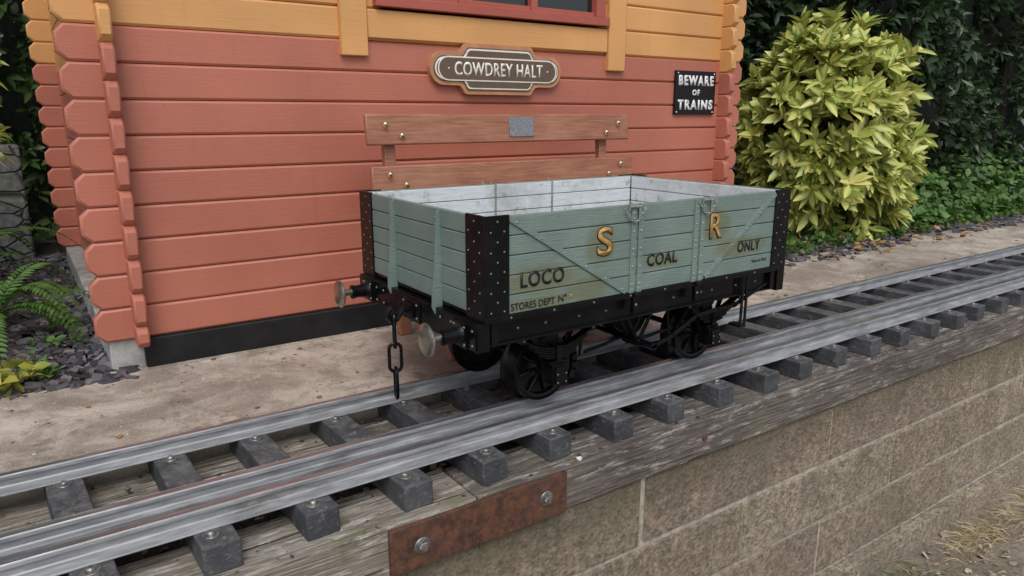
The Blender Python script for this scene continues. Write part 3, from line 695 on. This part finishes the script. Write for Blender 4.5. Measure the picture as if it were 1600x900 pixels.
for (x,y,l) in ((8.6,5.35,.35),(10.4,5.3,-.3),(12.5,5.2,.2)):
    b.lathe((x,y,-.2),(l*.25,0,1),[(.13,0),(.10,1.5),(.07,3.5),(.04,5.6)],'bark',10)
b.finish('hedge_tree_trunks')
def gc():
    x=random.uniform(6.9,14); y=3.55+random.random()**1.3*1.7; hh=.12+.35*max(0,(y-3.7)); return (x,y,-.06+random.uniform(.0,hh)),(random.gauss(0,.3),-.5+random.gauss(0,.3),1)
hedge('ground_cover_plants',1100,gc,.15,.085,(.045,.105,.025),(.14,.26,.06),5,1.3,'leafmatt')
def gc2():
    x=random.uniform(4.5,9.5); y=random.uniform(3.32,3.9); return (x,y,-.07+random.uniform(0,.08)),(random.gauss(0,.4),random.gauss(0,.4),1)
hedge('low_weeds',330,gc2,.085,.04,(.04,.10,.02),(.14,.26,.05),5,1.3,'leafmatt')
chips('fallen_leaves',5,12,3.0,4.4,-.07,620,.03,.08,[(.36,.19,.08),(.26,.13,.06),(.42,.28,.13)],tilt=.4)
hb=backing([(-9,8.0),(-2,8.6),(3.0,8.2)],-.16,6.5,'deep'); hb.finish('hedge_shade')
def fl():
    x=random.uniform(-3.2,1.2); z=random.uniform(-.1,5); return (x,7.6+.3*math.sin(x*3+z*2)+random.uniform(-.3,.3),z),(random.gauss(.1,.4),-1,.5+random.gauss(0,.4))
hedge('laurel_hedge',1500,fl,.16,.06,(.016,.032,.010),(.08,.14,.035))
b=MB(); b.box(-6,.05,6.7,6.95,-.16,.78,'stone'); b.finish('stone_wall',bevel=.02)
b=MB(); b.box(-.225,-.155,5.2,5.28,-.16,1.12,'post'); b.finish('concrete_post',bevel=.006)
def fern(name,cx,cy,cz,nf,Lf,ca,cb_,leafL,up=.9):
    P=[];D=[];U=[];Lv=[];Wv=[]
    for i in range(nf):
        a=random.uniform(0,2*math.pi); hor=Vector((math.cos(a),math.sin(a),0)); el=random.uniform(.5,1.2)*up; L_=Lf*random.uniform(.6,1.1)
        for j in range(30):
            t=(j+2)/32; p=Vector((cx,cy,cz))+hor*L_*t*math.cos(el*.7)+Vector((0,0,L_*(math.sin(el)*t-.75*t*t*t)))
            tan=(hor*math.cos(el*.7)+Vector((0,0,math.sin(el)-2.25*t*t))).normalized(); side=tan.cross(Vector((0,0,1))).normalized(); nrm=side.cross(tan)
            for s in (-1,1):
                P.append(p);D.append(side*s+tan*.5);U.append(nrm);Lv.append(leafL*math.sin(math.pi*min(1,t*.85+.12))*random.uniform(.85,1.1));Wv.append(leafL*.22)
    m=len(P); c=colmix(ca,cb_,rng.uniform(0,1,m))
    return leaves(name,np.array(P),np.array(D),np.array(U),np.array(Lv),np.array(Wv),c,c*1.1,'leafmatt',.15)
fern('fern',-.22,4.25,.0,18,.66,(.045,.11,.022),(.12,.24,.05),.075)
fern('fern',-.40,4.9,.15,16,.95,(.04,.10,.02),(.12,.23,.045),.09)
def sp():
    z=random.uniform(.78,1.5); return (-.20+random.gauss(0,.09),4.45+random.gauss(0,.25),z),(random.gauss(.7,.4),random.gauss(0,.5),.3)
hedge('privet_shrub',80,sp,.075,.022,(.30,.42,.07),(.60,.60,.18),8,1.2,'leafmatt')
def sp2():
    z=random.uniform(.0,1.6); return (-.62+random.gauss(0,.16),5.4+random.gauss(0,.4),z),(random.gauss(.3,.5),random.gauss(-.3,.5),.5)
hedge('dark_shrub',260,sp2,.12,.05,(.02,.05,.015),(.07,.15,.03),7)
def sp3(): return (-.125+random.gauss(0,.035),3.40+random.gauss(0,.04),-.07+random.uniform(0,.07)),(random.gauss(0,.4),random.gauss(-.2,.4),1)
hedge('seedling_plant',10,sp3,.10,.055,(.12,.26,.04),(.55,.45,.08),5,1.3,'leafmatt')
for i,(x,y) in enumerate(((.06,3.9),(-.05,3.62),(.12,4.3),(.02,4.7),(.02,3.42))):
    def sp4(x=x,y=y): return (x+random.gauss(0,.04),y+random.gauss(0,.05),-.06+random.uniform(0,.03)),(random.gauss(0,.4),random.gauss(-.2,.4),1)
    hedge('small_weed',6,sp4,.05,.028,(.05,.12,.02),(.14,.26,.06),5,1.3,'leafmatt')
P=[];D=[];U=[];Lv=[];Wv=[]
for (cx_,cy_,n_,s_) in ((3.45,1.50,160,.12),(4.2,1.50,260,.2),(4.9,1.45,240,.2),(2.75,1.50,120,.1),(5.6,1.5,240,.25),(3.8,1.2,100,.15),(2.35,1.52,70,.08)):
    for i in range(n_):
        P.append((cx_+random.gauss(0,s_),cy_+random.gauss(0,.06),-1.3)); a=random.uniform(0,6.28); D.append((math.cos(a)*1.0,math.sin(a)*1.0,random.uniform(.2,1.3))); U.append((-math.sin(a),math.cos(a),.3)); Lv.append(random.uniform(.08,.26)); Wv.append(.007)
m=len(P); c=colmix((.46,.37,.20),(.66,.56,.36),rng.uniform(0,1,m)); c[:m//12]=np.array((.12,.2,.05))
leaves('dry_grass',np.array(P),np.array(D),np.array(U),np.array(Lv),np.array(Wv),c,c,'leafmatt',.7)

# ================================================================ LIGHT, SKY, CAMERA
az=math.atan2(-.80,-.45); el=math.radians(52)
wd=bpy.data.worlds.new('World'); S.world=wd; wd.use_nodes=True; nt=wd.node_tree
sky=nt.nodes.new('ShaderNodeTexSky'); sky.sky_type='NISHITA'; sky.sun_disc=False; sky.sun_elevation=el; sky.sun_rotation=math.pi/2-az; sky.air_density=1.0; sky.dust_density=2.5; sky.ozone_density=1
hs=nt.nodes.new('ShaderNodeHueSaturation'); hs.inputs['Saturation'].default_value=.50
nt.links.new(sky.outputs[0],hs.inputs['Color']); nt.links.new(hs.outputs[0],nt.nodes['Background'].inputs['Color']); nt.nodes['Background'].inputs['Strength'].default_value=.15
sun=bpy.data.lights.new('sun','SUN'); sun.energy=1.5; sun.angle=math.radians(32); sun.color=(1,.975,.945)
so=link(bpy.data.objects.new('sun',sun)); dv=Vector((math.cos(az)*math.cos(el),math.sin(az)*math.cos(el),math.sin(el))); so.rotation_euler=dv.to_track_quat('Z','Y').to_euler()
cam=bpy.data.cameras.new('camera'); cam.lens=25.36; cam.sensor_width=36; cam.clip_start=.02; cam.clip_end=500
co=link(bpy.data.objects.new('camera',cam)); co.location=(0,0,1); co.rotation_euler=(math.radians(76.53),0,math.radians(-34.3)); S.camera=co
S.view_settings.view_transform='Standard'; S.view_settings.look='None'; S.view_settings.exposure=0
